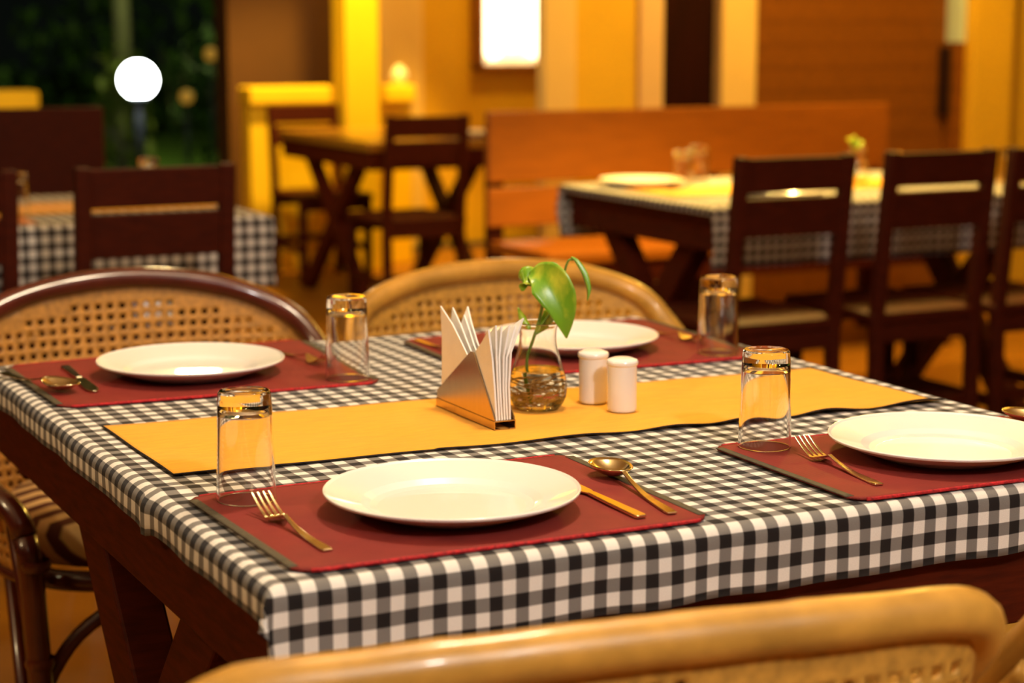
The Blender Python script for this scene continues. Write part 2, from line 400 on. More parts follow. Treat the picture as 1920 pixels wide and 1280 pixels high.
def make_cloth(name, label, x0, x1, y0, y1, z, dl, dr, df, db, r=.014, rip=.003, seed=1, step=.0145, fringe=0., mat='cloth', fold=None):
    """gingham sheet laid over the rectangle, rounded over the edges and hanging dl, dr, df, db"""
    rnd = random.Random(seed); ph = [rnd.uniform(0, 6) for _ in range(12)]
    def axis(a0, a1, dlo, dhi):
        L = a1-a0; s = []
        def span(f, t, n): return [f+(t-f)*i/n for i in range(n)]
        q = r*PI/2
        if dlo: s += span(-dlo, -q, max(2, int((dlo-q)/step))) + span(-q, 0, 5)
        s += span(0, L, max(2, int(L/step/1.6)))
        if dhi: s += span(L, L+q, 5) + span(L+q, L+dhi, max(2, int((dhi-q)/step)))
        s.append(L+dhi); return s, L
    S, LX = axis(x0, x1, dl, dr); T, LY = axis(y0, y1, df, db)
    def bend(u, L):
        """returns inward coordinate, outward offset, drop"""
        if u < 0: e, sg, base = -u, -1, 0
        elif u > L: e, sg, base = u-L, 1, L
        else: return u, 0., 0.
        q = r*PI/2
        if e < q: return base+sg*r*math.sin(e/r), e, r*(1-math.cos(e/r))
        return base+sg*r, e, r+(e-q)
    b = newbm(); uvl = b.loops.layers.uv.new('UVMap'); V = []
    for s in S:
        row = []
        for tt in T:
            px, ex, dx = bend(s, LX); py, ey, dy = bend(tt, LY)
            m = min(dx, dy); big = max(dx, dy)
            X, Y = x0+px, y0+py
            if m > 0:      # hanging corner: a soft cone fold
                X += (1 if s > 0 else -1)*m*.22*(dx >= dy)
                Y += (1 if tt > 0 else -1)*m*.22*(dy > dx)
            out = .35*rip*math.sin(big*26)
            hang = min(1, big/.05)
            wy = rip*hang*(math.sin(s*31+ph[0])+.6*math.sin(s*57+ph[1])); wx = rip*hang*(math.sin(tt*27+ph[2])+.6*math.sin(tt*49+ph[3]))
            if dy > 0: Y += (wy+out)*(1 if tt > 0 else -1) + hang*.001
            if dx > 0: X += (wx+out)*(1 if s > 0 else -1)
            Z = z-big + (.0006*math.sin(s*19+tt*11+ph[4])*(big == 0))
            if fringe and big > .02: Z += fringe*math.sin((s if dy > dx else tt)*43+ph[5])*big/.08
            if fold:        # a soft crease running in from the left edge
                g = math.exp(-((y0+tt-fold)/.011)**2)*max(0, 1-max(0, s)/.22)
                if dx == 0: Z += .0034*g
                elif s < 0 and dy == 0: X -= .0045*g; Z -= .009*math.exp(-((y0+tt-fold)/.022)**2)*big/.05
            row.append(b.verts.new((X, Y, Z)))
        V.append(row)
    for i in range(len(S)-1):
        for j in range(len(T)-1):
            f = b.faces.new((V[i][j], V[i+1][j], V[i+1][j+1], V[i][j+1])); f.smooth = True
            for lp, (a, c) in zip(f.loops, ((i, j), (i+1, j), (i+1, j+1), (i, j+1))): lp[uvl].uv = (S[a]+.004, T[c]+.0105)
    o = obj(name, b, M[mat], solid=.0012)
    return tag(o, label, 'tablecloth')

# main table
make_table('dining_table', 'large dark wooden dining table with crossed plank legs under the set cloth', .565, 1.675, 1.615, 2.86, TZ-.003, yc=2.15, half=.315, inset=.02, leg_in=0., fap=.125)
make_cloth('tablecloth', 'black and white checked tablecloth on the large set dining table', .568, 1.672, 1.612, 2.863, TZ, .047, .047, .084, .084, r=.016, rip=.0016, seed=3, step=.0085, fringe=.0012, fold=1.992)

def quad_sheet(b, c, nu, nv, zf, corner=0.):
    """sheet over four corners bl, br, fr, fl with a height function"""
    bl, br, fr, fl = [Vector((*p, 0)) for p in c]
    def f(u, v):
        if corner:   # pull the four corners inward so they read rounded
            du, dv = min(u, 1-u), min(v, 1-v)
        p = (fl*(1-u)+fr*u)*(1-v)+(bl*(1-u)+br*u)*v
        p.z = zf(u, v); return p
    return gridf(b, nu, nv, f)

# runner
def make_runner():
    cs = ((.600, 2.352), (1.640, 2.292), (1.650, 2.000), (.603, 2.056))
    def zf(u, v):
        e = max(0, 1-v*9); wav = .5+.5*math.sin(u*46+1.6*math.sin(u*9)); on = .25*(u > .3)+min(1, max(0, (u-.45)*2.2))
        return TZ+.0030 + e*e*wav*on*.0055 + .0005*math.sin(u*30+v*9)
    b = newbm(); quad_sheet(b, cs, 170, 26, zf)
    o = tag(obj('table_runner', b, M['runner'], solid=.0012), 'golden yellow cloth runner across the middle of the set table', 'table runner')
    bl, br, fr, fl = [Vector((*p, 0)) for p in cs]
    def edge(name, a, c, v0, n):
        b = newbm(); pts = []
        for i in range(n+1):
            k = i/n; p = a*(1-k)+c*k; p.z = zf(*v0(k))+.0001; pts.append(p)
        tube(b, pts, .0012, 6); return obj(name, b, M['runner_hem_shadow'], o)
    h = edge('stitched_edge', fl, fr, lambda k: (k, 0), 170); h['label'] = 'black line painted for the shadow at the left edge'
    h = edge('stitched_edge', fl, bl, lambda k: (0, k), 20); h['label'] = 'black line painted for the shadow at the left edge'  # black strand standing in for a thin shadow along this side
    h = edge('stitched_edge', fr, br, lambda k: (1, k), 20); h['label'] = 'black line painted for the shadow at the left edge'
make_runner()

# placemats
def make_mat(label, c, lift=None, seed=0):
    bl, br, fr, fl = [Vector((*p, 0)) for p in c]
    L = lift or (lambda u, v: 0.)
    zb = TZ+.0036
    zf = lambda u, v: zb+L(u, v)+.0004*math.sin(u*13+seed)*math.sin(v*9)
    def P(u, v, off=0.):
        p = (fl*(1-u)+fr*u)*(1-v)+(bl*(1-u)+br*u)*v; p.z = zf(u, v)+off; return p
    rc = .06
    def trimmed(u):          # front-left and front-right corners rounded
        e = min(u, 1-u)/rc
        return 0. if e >= 1 else .05*(1-math.sqrt(max(0, 1-(1-e)**2)))
    b = newbm()
    gridf(b, 48, 30, lambda u, v: P(u, trimmed(u)+(1-trimmed(u)*2)*v))
    o = tag(obj('placemat', b, M['mat'], solid=.0022), label, 'placemat', 'maroon placemats on the set table')
    for vv in (0, 1):
        b = newbm(); tube(b, [P(k/60, trimmed(k/60) if vv == 0 else 1-trimmed(k/60)) for k in range(2, 59)], .0021, 6)
        h = obj('stitched_edge', b, M['mat_stitch'], o); h['label'] = 'bright red overlocked edge'
    for uu in (0, 1):
        b = newbm(); gridf(b, 3, 24, lambda a, k: P(uu+(a*.022-.004)*(1 if uu == 0 else -1), .05+.9*k, .0013))
        h = obj('end_hem', b, M['mat_hem'], o, solid=.0008); h['label'] = 'olive grey end hem'
    return o
make_mat('maroon placemat nearest the front left table corner', ((.582, 1.943), (1.045, 1.947), (1.040, 1.616), (.590, 1.622)))
make_mat('maroon placemat under the plate at the right edge of the picture', ((1.220, 1.905), (1.668, 1.885), (1.668, 1.600), (1.216, 1.612)))
make_mat('maroon placemat in front of the dark-rimmed cane chair', ((.577, 2.830), (1.060, 2.870), (1.032, 2.468), (.580, 2.492)))
make_mat('maroon placemat behind the napkin holder, in front of the pale cane chair', ((1.195, 2.785), (1.662, 2.815), (1.650, 2.405), (1.178, 2.428)))
MZ = TZ+.0052    # top of a mat

# plates
def make_plate(label, loc):
    b = newbm()
    prof = [(0, .0035), (.078, .0035), (.086, .0055), (.095, .0105), (.108, .0145), (.1305, .0215), (.1335, .0235), (.1345, .0222), (.1335, .0200), (.112, .0110), (.098, .0065), (.088, .0025), (.082, .0), (.076, 0), (.074, .0012), (0, .0012)]
    lathe(b, dense(prof), 96)
    o = obj('dinner_plate', b, M['china']); o.location = loc
    return tag(o, label, 'plate', 'white dinner plates on the set table')
p0 = make_plate('white dinner plate nearest the camera, on the front left placemat', (.816, 1.769, MZ))
for lab, x, y in (('white dinner plate cut off by the right edge of the picture', 1.441, 1.746), ('white dinner plate in front of the dark-rimmed cane chair', .808, 2.649), ('white dinner plate behind the shakers and the plant vase', 1.404, 2.595)):
    c = p0.copy(); C.objects.link(c); c.location = (x, y, MZ); c['label'] = lab

# upside-down tumblers
def make_tumbler(label, loc):
    b = newbm(); h = .118
    prof = [(.0312, 0), (.0318, .0012), (.0285, h-.008), (.0278, h-.002), (.0262, h), (.020, h), (.0, h-.0012),
            ]
    inner = [(0, h-.0185), (.020, h-.0190), (.0245, h-.0215), (.0262, h-.026), (.0298, .001), (.0304, 0), (.0312, 0)]
    lathe(b, dense(prof), 72); lathe(b, dense(inner), 72)
    bmesh.ops.remove_doubles(b, verts=b.verts, dist=1e-6)
    o = obj('tumbler', b, M['glass'], smooth=True); o.location = loc
    return tag(o, label, 'glass', 'upturned tumblers on the set table')
g0 = make_tumbler('upturned clear tumbler at the front left corner beside the nearest fork', (.637, 1.902, MZ))
for lab, x, y in (('upturned clear tumbler right of the dark-rimmed chair setting', .996, 2.512), ('upturned clear tumbler at the back right, beyond the yellow runner', 1.584, 2.458), ('upturned clear tumbler at the right end, beside the fork of the right setting', 1.275, 1.872)):
    c = g0.copy(); C.objects.link(c); c.location = (x, y, MZ); c['label'] = lab

# cutlery, built along +Y (business end at +Y), origin at its middle on the mat
def strip(b, path, th):
    """path of (y, z, halfwidth): a closed flat bar"""
    up = [[b.verts.new((s*w, y, z+th/2)) for s in (-1, 1)] for y, z, w in path]
    dn = [[b.verts.new((s*w, y, z-th/2)) for s in (-1, 1)] for y, z, w in path]
    for i in range(len(path)-1):
        b.faces.new((up[i][0], up[i][1], up[i+1][1], up[i+1][0])); b.faces.new((dn[i][0], dn[i+1][0], dn[i+1][1], dn[i][1]))
        for s in (0, 1): b.faces.new((up[i][s], up[i+1][s], dn[i+1][s], dn[i][s]))
    for i in (0, -1): b.faces.new((up[i][0], up[i][1], dn[i][1], dn[i][0]))

def handle_bm(L, y0, y1, z1):
    b = newbm()
    pts = []
    for i in range(15):
        k = i/14; y = y0+(y1-y0)*k
        w = .0062-.0036*min(1, k/.85)**1.2; z = .0016+z1*max(0, (k-.35)/.65)**2
        if i == 0: w = .0052
        pts.append((y, z, w))
    strip(b, pts, .0022); return b
def make_fork(label, loc, rz, L=.178):
    t = thing('fork', label, 'fork', loc, rz, 'forks on the set table')
    obj('handle', handle_bm(L, -L/2, L*.12, .0095), M['cutlery'], t, bevel=.0008)
    b = newbm()
    ys = lambda k: L*.12+L*.38*k
    zs = lambda k: .0111 - .0085*math.sin(min(1, k/.5)*PI/2) + .0175*max(0, (k-.32)/.68)**1.5
    root = []
    for i in range(9):
        k = i/8*.42; w = .0026+.0094*min(1, max(0, (k-.04)/.26))**.7; root.append((ys(k), zs(k), w))
    strip(b, root, .0016)
    for q in range(4):
        xc = -.0092+.00613*q
        prev = len(b.verts); path = []
        for i in range(9):
            k = .41+.59*i/8; path.append((ys(k), zs(k), .0019-.0008*(i/8)))
        strip(b, path, .0016)
        b.verts.ensure_lookup_table()
        for v in b.verts[prev:]: v.co.x += xc
    h = obj('tines', b, M['cutlery'], t, bevel=.0004)
    return t
def make_spoon(label, loc, rz, L=.19):
    t = thing('spoon', label, 'spoon', loc, rz, 'spoons on the set table')
    obj('handle', handle_bm(L, -L/2, L*.17, .0132), M['cutlery'], t, bevel=.0008)
    b = newbm(); cy, a, w, dp = L*.335, L*.178, .0225, .0115
    zr = lambda y: .0135-.0045*(y-cy)/a*-1*0
    rings = []
    for i in range(10):
        r = i/9; ring = []
        for k in range(36):
            th = 2*PI*k/36; ey = math.sin(th); ww = w*(1+.16*ey)
            ring.append(b.verts.new((r*ww*math.cos(th), cy+r*a*ey, .0026+dp*(r**2.2)+.0012*(r*ey < 0)*abs(ey)*r)))
        rings.append(ring)
    for p, q in zip(rings, rings[1:]):
        for k in range(36):
            f = b.faces.new((p[k], p[(k+1) % 36], q[(k+1) % 36], q[k])); f.smooth = True
    bmesh.ops.remove_doubles(b, verts=b.verts, dist=1e-6)
    obj('bowl', b, M['cutlery'], t, solid=.0014, smooth=True)
    return t
def make_knife(label, loc, rz, L=.215):
    t = thing('table_knife', label, 'knife', loc, rz, 'knives on the set table')
    b = newbm(); strip(b, [(-L/2, .002, .005), (-L/2+.004, .002, .0068), (-L*.2, .0025, .0058), (0, .003, .0045)], .0034); obj('handle', b, M['cutlery'], t, bevel=.001)
    b = newbm(); strip(b, [(0, .003, .0042), (.012, .0028, .0075), (L*.3, .0024, .0092), (L*.42, .0022, .0090), (L*.48, .0022, .0062), (L*.5, .0022, .0025)], .0016); obj('blade', b, M['cutlery'], t, bevel=.0005)
    return t
f0 = make_fork('fork on the nearest placemat, left of the nearest plate', (.637, 1.760, MZ), .03)
dup(f0, 'fork left of the right-hand plate, beside the tumbler', (1.286, 1.738, MZ), -.12)
dup(f0, 'fork on the placemat of the dark-rimmed chair, beside the tumbler', (.990, 2.690, MZ), PI+.15)
dup(f0, 'fork right of the plate behind the shakers', (1.598, 2.620, MZ), PI+.12)
s0 = make_spoon('spoon on the nearest placemat, right of the nearest plate', (1.024, 1.748, MZ), -.15, .21)
dup(s0, 'spoon at the right edge of the picture, behind the right-hand plate', (1.650, 1.765, MZ), .04)
dup(s0, 'spoon lying left of the knife near the far left table edge', (.588, 2.668, MZ), PI+.25)
dup(s0, 'spoon mostly hidden by the napkins, on the placemat of the pale cane chair', (1.216, 2.665, MZ), PI)
k0 = make_knife('knife on the nearest placemat, between the nearest plate and the spoon', (.972, 1.752, MZ), 0.)
dup(k0, 'knife left of the plate of the dark-rimmed cane chair', (.651, 2.672, MZ), PI-.05)

# napkin holder and napkins
RZ = TZ+.0042     # top of the runner
t = thing('napkin_holder', 'triangular steel napkin holder on the yellow runner', 'napkin holder', (1.043, 2.190, RZ))
b = newbm(); Lh = .176; wd = .030
box(b, (0, 0, .0108), (wd, Lh, .0014))
for s in (-1, 1): box(b, (s*(wd/2-.0007), 0, .0055), (.0014, Lh, .011)); box(b, (s*(wd/2-.004), 0, .0007), (.008, Lh, .0014))
obj('base_channel', b, M['steel'], t, bevel=.0004)
for s in (-1, 1):
    b = newbm(); x = s*(wd/2-.0012); prism(b, [(-.087, .0115), (.087, .0115), (.086, .022), (-.018, .0895), (-.026, .0895), (-.087, .014)], 0, x-.0006, x+.0006)
    obj('side_plate', b, M['steel'], t, bevel=.0004)
def napkin(label, poly, x0, x1, fan=0., curl=0., th=.0016):
    """folded paper triangle standing on the holder base, in the plane of the holder plates"""
    b = newbm(); n = 14
    zmax = max(p[1] for p in poly)
    prism(b, poly, 0, -th/2, th/2)
    bmesh.ops.triangulate(b, faces=b.faces[:]); bmesh.ops.subdivide_edges(b, edges=b.edges[:], cuts=2, use_grid_fill=True)
    for v in b.verts:
        k = max(0, v.co.z)/zmax
        v.co.x += x0 + (x1-x0)*k**4 + curl*k**4*.003*math.sin(v.co.y*60)
    o = obj('paper_napkin', b, M['paper']); o.location = (1.043, 2.190, RZ+.0117)
    return tag(o, label, 'napkin', 'folded paper napkins in the steel holder')
tips = ['frontmost', 'second from the front', 'third from the front', 'rearmost']
for i in range(4):
    xb = -.0108+.0060*i; xt = -.0115+.0140*i; dy = [0, -.006, -.010, .006][i]; dz = [0, -.002, -.012, -.004][i]
    napkin('%s pointed white napkin at the far left slope of the steel holder' % tips[i], [(.078, .0), (.072+dy, .124+dz), (-.011, .064), (-.0125, .0)], xb, xt, curl=1.)
ords = ['leftmost', 'second from left', 'third from left', 'fourth from left', 'fifth from left', 'rightmost']
for i in range(6):
    xb = -.0103+.0037*i; xt = -.0115+.0093*i; dz = [-.006, -.001, -.003, -.002, -.004, .006][i]; dy = [0, -.002, .001, -.003, -.001, -.004][i]
    napkin('%s upright white napkin at the right end of the steel holder' % ords[i], [(-.0855, .0), (-.071+dy, .119+dz), (-.035, .092+dz), (-.0145, .070), (-.0145, .0)], xb, xt, curl=-1., th=.0025)

# vase with water and a pothos cutting
t = thing('glass_vase', 'round-bellied clear glass vase of water on the yellow runner', 'vase', (1.141, 2.203, RZ))
b = newbm()
outp = [(0, 0), (.024, 0), (.030, .003), (.0365, .014), (.0388, .027), (.0375, .040), (.0335, .054), (.0285, .070), (.0252, .084), (.0243, .096), (.0250, .106), (.0278, .113), (.0285, .1148)]
inp = [(.0275, .1155), (.0265, .1135), (.0238, .106), (.0231, .096), (.0240, .084), (.0273, .070), (.0322, .054), (.0361, .040), (.0374, .027), (.0352, .015), (.0285, .0055), (.020, .0040), (0, .0036)]
lathe(b, smooth_prof(outp)+smooth_prof(inp), 64); obj('glass_body', b, M['vase_glass'], t)
b = newbm(); lathe(b, dense(smooth_prof([(0, .0034), (.0200, .0038), (.0286, .0053), (.0354, .0149), (.0376, .027), (.0363, .040), (.0330, .0520)]) + [(.0322, .0526), (.0312, .0524), (0, .0524)]), 64); w_ = obj('water', b, M['water'], t); w_['label'] = 'clear water'
t = thing('pothos_cutting', 'variegated green pothos cutting standing in the glass vase', 'plant', (1.141, 2.203, RZ))
VX = Vector((math.cos(math.radians(26.6)), -math.sin(math.radians(26.6)), 0))     # across the view
VY = Vector((math.sin(math.radians(26.6)), math.cos(math.radians(26.6)), 0))      # away from the camera
def vp(a, d, z): return VX*a+VY*d+Vector((0, 0, z))
b = newbm(); tube(b, catmull([vp(-.006, 0, .010), vp(-.013, 0, .040), vp(-.014, .001, .066), vp(-.006, .001, .092), vp(.002, 0, .118), vp(.006, -.004, .142), vp(.004, -.006, .160)], 8), .0021, 10); obj('stem', b, M['stem'], t)
b = newbm(); tube(b, catmull([vp(-.002, .004, .10), vp(.016, .012, .125), vp(.034, .014, .155), vp(.0355, .014, .180), vp(.040, .013, .194), vp(.046, .012, .1955)], 8), [.0016]*41, 8); obj('stem', b, M['stem'], t)
def leaf(name, spine, widths, tilt, cup, lobes=None):
    """leaf along a spine of points; tilt = sideways direction per point, cup folds it along its midrib"""
    b = newbm(); sp = catmull(spine, 6); n = len(sp)-1
    rows = []
    for i, p in enumerate(sp):
        k = i/n; f = k*(len(widths)-1); j = min(int(f), len(widths)-2); w = widths[j]+(widths[j+1]-widths[j])*(f-j)
        tg = (sp[min(i+1, n)]-sp[max(i-1, 0)]).normalized()
        sd = Vector(tilt); sd = (sd-tg*sd.dot(tg)).normalized(); nm = tg.cross(sd)
        rows.append([b.verts.new(p+sd*w*q+nm*cup*w*abs(q)**1.5) for q in (-1, -.8, -.55, -.25, 0, .25, .55, .8, 1)])
    for r0, r1 in zip(rows, rows[1:]):
        for q in range(8):
            f = b.faces.new((r0[q], r0[q+1], r1[q+1], r1[q])); f.smooth = True
    return obj(name, b, M['leaf'], t, solid=.0005)
# the big drooping leaf: petiole end up left, tip down right
lf = leaf('leaf', [vp(-.012, -.006, .178), vp(.002, -.012, .176), vp(.016, -.018, .166), vp(.028, -.022, .145), vp(.034, -.024, .120), vp(.037, -.022, .097)],
     [.003, .017, .0255, .026, .0235, .017, .009, .001], vp(.80, .10, .60), .30)
b = newbm()
leaf('leaf', [vp(.004, .0, .160), vp(-.006, -.004, .174), vp(-.013, -.006, .176), vp(-.0195, -.008, .168), vp(-.0205, -.009, .157)], [.005, .012, .014, .012, .002], vp(.3, .3, .8), .25)
leaf('leaf', [vp(.043, .013, .1985), vp(.049, .010, .192), vp(.058, .006, .176), vp(.0635, .003, .158), vp(.0645, .001, .143)], [.0015, .0045, .006, .005, .0006], vp(.45, .85, .1), .9)
leaf('leaf', [vp(-.003, .006, .098), vp(.010, .010, .112), vp(.018, .012, .128), vp(.012, .012, .142)], [.002, .008, .011, .002], vp(.8, .3, .2), .2)
leaf('leaf', [vp(-.010, .010, .105), vp(-.020, .013, .119), vp(-.026, .014, .132)], [.002, .005, .0006], vp(.8, .3, .3), .3)
b.free()
rnd = random.Random(5)
for i in range(44):
    b = newbm(); a0 = rnd.uniform(0, 2*PI); p = Vector(vp(-.006, 0, rnd.uniform(.010, .034))); pts = [p.copy()]; a = a0
    for k in range(6):
        a += rnd.uniform(-.9, .9); q = p+Vector((math.cos(a), math.sin(a), rnd.uniform(-.35, .55)))*.0095
        rr = math.hypot(q.x, q.y); lim = .031 if q.z > .016 else .024
        if rr > lim: q.x *= lim/rr; q.y *= lim/rr; a += 1.4
        q.z = min(max(q.z, .0075), .045); p = q; pts.append(p.copy())
    tube(b, catmull(pts, 4), [.0008]*25, 5); obj('root', b, M['root'], t)

# shakers
b = newbm()
lathe(b, dense([(0, 0), (.0165, 0), (.0185, .0012), (.0192, .004), (.0190, .058), (.0188, .0605), (.0206, .0622), (.0208, .0655), (.0198, .0680), (.013, .0706), (0, .0715)]), 48)
s1 = obj('condiment_shaker', b, M['shaker']); s1.location = (1.232, 2.139, RZ); tag(s1, 'white ceramic shaker nearer the camera, right one of the pair', 'shaker', 'white ceramic shakers on the runner')
s2 = s1.copy(); C.objects.link(s2); s2.location = (1.2265, 2.207, RZ); s2['label'] = 'white ceramic shaker beside the vase, left one of the pair'

# ------------------------------------------------------------------ cane tub chairs (front towards local +Y)
ARM = [(-.278, .235, .0), (-.282, .225, .28), (-.292, .205, .49), (-.322, .13, .545), (-.334, .0, .565)]
RIM_LIGHT = ARM + [(-.336, -.10, .600), (-.331, -.185, .668), (-.290, -.247, .728), (-.172, -.285, .770), (0, -.297, .785)]
RIM_STRAIGHT = ARM + [(-.334, -.10, .600), (-.338, -.185, .675), (-.338, -.238, .736), (-.300, -.266, .766), (-.20, -.276, .772), (-.10, -.278, .774), (0, -.279, .775)]
RIM_DARK = ARM + [(-.336, -.10, .600), (-.331, -.185, .668), (-.285, -.247, .733), (-.168, -.285, .783), (0, -.297, .802)]
def make_cane_chair(label, rattan, cane, half_rim, rr_=.0195):
    t = thing('cane_chair', label, 'chair')
    full = catmull(half_rim + [(-x, y, z) for x, y, z in half_rim[-2::-1]], 6)
    i0 = 2*6; rim = full[i0:len(full)-i0]
    b = newbm(); tube(b, rim, [rr_*(1+.02*math.sin(i*.9)+.03*(i % 9 == 0)) for i in range(len(rim))], 12); obj('top_rail', b, rattan, t)
    # second strand just under and outside the rail on the arms
    for piece in (rim[5:26], rim[-26:-5]):
        b = newbm(); tube(b, [p+Vector((p.x*.035, p.y*.02, -.030)) for p in piece], .011, 10); obj('under_rail', b, rattan, t)
    for s in (1, -1):
        b = newbm(); tube(b, [Vector((p.x*s, p.y, p.z)) for p in full[:i0+1]], .019, 12)
        tube(b, [(s*-.276, .205, 0), (s*-.280, .195, .30), (s*-.300, .155, .53)], .013, 10)
        for z in (.12, .30, .45): lathe(b, [(.021, -.008), (.0235, 0), (.021, .008)], 12, (s*-.281, .224, z))
        obj('leg', b, rattan, t)
        b = newbm(); tube(b, [(s*-.20, -.235, 0), (s*-.21, -.225, .25), (s*-.225, -.215, .44)], .017, 12); obj('leg', b, rattan, t)
        # curved braces and side rails
        b = newbm(); tube(b, catmull([(s*-.30, .215, .10), (s*-.285, .215, .22), (s*-.22, .215, .33), (s*-.09, .215, .40)], 6), .012, 8); obj('brace', b, rattan, t)
        b = newbm(); tube(b, [(s*-.295, .21, .17), (s*-.21, -.22, .17)], .011, 8); obj('stretcher', b, rattan, t)
        b = newbm(); tube(b, catmull([(s*-.296, .20, .10), (s*-.285, .10, .26), (s*-.27, -.02, .38)], 6), .011, 8); obj('brace', b, rattan, t)
    # seat ring
    ring = []
    for k in range(49):
        a = 2*PI*k/48; c, s_ = math.cos(a), math.sin(a); e = .62
        ring.append((.275*math.copysign(abs(c)**e, c), -.012+.232*math.copysign(abs(s_)**e, s_), .405))
    b = newbm(); tube(b, ring, .017, 8); obj('seat_frame', b, rattan, t)
    # cushion: a padded rounded slab
    b = newbm(); prof = [(.0, .418), (.90, .418), (.985, .425), (1.0, .445), (.985, .468), (.93, .482), (.80, .488), (.4, .492), (0, .493)]
    rr = []
    for q, z in prof:
        if q == 0: rr.append([b.verts.new((0, -.012, z))]); continue
        rr.append([])
        for k in range(48):
            a = 2*PI*k/48; c, s_ = math.cos(a), math.sin(a); e = .62
            rr[-1].append(b.verts.new((q*.268*math.copysign(abs(c)**e, c), -.012+q*.228*math.copysign(abs(s_)**e, s_), z)))
    for a_, b_ in zip(rr, rr[1:]):
        for k in range(48):
            j = (k+1) % 48
            if len(a_) == 1: f = b.faces.new((a_[0], b_[k], b_[j]))
            elif len(b_) == 1: f = b.faces.new((a_[k], a_[j], b_[0]))
            else: f = b.faces.new((a_[k], a_[j], b_[j], b_[k]))
            f.smooth = True
    cu = obj('seat_cushion', b, M['cushion'], t); cu['label'] = 'brown and cream striped cushion'
    # cane panel with open holes, following the rail
    acc = [0.]
    for p, q in zip(rim, rim[1:]): acc.append(acc[-1]+math.hypot(q.x-p.x, q.y-p.y)+.35*abs(q.z-p.z))
    TL = acc[-1]; nu = int(TL/.0222)
    def at(u):
        d = u*TL
        for i in range(len(acc)-1):
            if acc[i+1] >= d:
                k = (d-acc[i])/max(1e-9, acc[i+1]-acc[i]); return rim[i].lerp(rim[i+1], k)
        return rim[-1]
    zb = .418; dz = .0192; nr = int((.81-zb)/dz)+1
    b = newbm(); cols = [at(i/nu) for i in range(nu+1)]
    def S(i, z):
        p = cols[i]; k = (p.z-z)/.36; f = 1-.14*max(0, k)
        return Vector((p.x*f, p.y*f, z))
    V = {}
    def vert(i, j):
        z = min(zb+j*dz, cols[i].z-.004)
        if (i, j) not in V: V[i, j] = b.verts.new(S(i, z))
        return V[i, j]
    for i in range(nu):
        for j in range(nr):
            lim = min(cols[i].z, cols[i+1].z)
            z0, z1 = zb+j*dz, zb+(j+1)*dz
            if z0 > max(cols[i].z, cols[i+1].z)-.004: continue
            q = [vert(i, j), vert(i+1, j), vert(i+1, j+1), vert(i, j+1)]
            if z1 > lim-.030 or i in (0, nu-1) or j == 0:
                if len(set(q)) == 4 and (q[0].co-q[3].co).length > 1e-4 and (q[1].co-q[2].co).length > 1e-4: b.faces.new(q).smooth = True
                continue
            c = (q[0].co+q[1].co+q[2].co+q[3].co)/4; ux = (q[1].co-q[0].co+q[2].co-q[3].co)/4; uz = (q[3].co-q[0].co+q[2].co-q[1].co)/4
            R = .50; o8 = []
            for a in (-112.5, -67.5, -22.5, 22.5, 67.5, 112.5, 157.5, 202.5):
                a = math.radians(a); o8.append(b.verts.new(c+ux*R*math.cos(a)/.92+uz*R*math.sin(a)/.92))
            # sides: bottom (o0,o1), right (o2,o3), top (o4,o5), left (o6,o7); corners
            for sd, (ca, cb) in enumerate(((0, 1), (1, 2), (2, 3), (3, 0))):
                b.faces.new((q[ca], q[cb], o8[2*sd+1], o8[2*sd])).smooth = True
            for cn, (oa, ob) in enumerate(((7, 0), (1, 2), (3, 4), (5, 6))):
                b.faces.new((q[cn], o8[ob], o8[oa])).smooth = True
    obj('cane_panel', b, cane, t, solid=.0035)
    b = newbm(); tube(b, [S(i, zb) for i in range(nu+1)], .010, 8); obj('lower_rail', b, rattan, t)
    return t
ch = make_cane_chair('honey cane tub chair in front, its straight-topped back nearest the camera', M['rattan_light'], M['cane_light'], RIM_STRAIGHT, .021)
ch.location = (.750, 1.500, 0); ch.rotation_euler = (0, 0, -.13)
dup(ch, 'honey cane tub chair at the bottom right, only its left back corner showing', (1.545, 1.50, 0), -.02)
cb = make_cane_chair('pale honey cane tub chair across the table behind the napkin holder', M['rattan_light'], M['cane_light'], [(x, y, z-.012*(z > .6)) for x, y, z in RIM_LIGHT], .021)
cb.location = (1.615, 3.03, 0); cb.rotation_euler = (0, 0, PI-.03)
cd = make_cane_chair('cane tub chair with a dark mahogany rim at the far left', M['rattan_dark'], M['cane_dark'], RIM_DARK)
cd.location = (.885, 3.01, 0); cd.rotation_euler = (0, 0, PI)

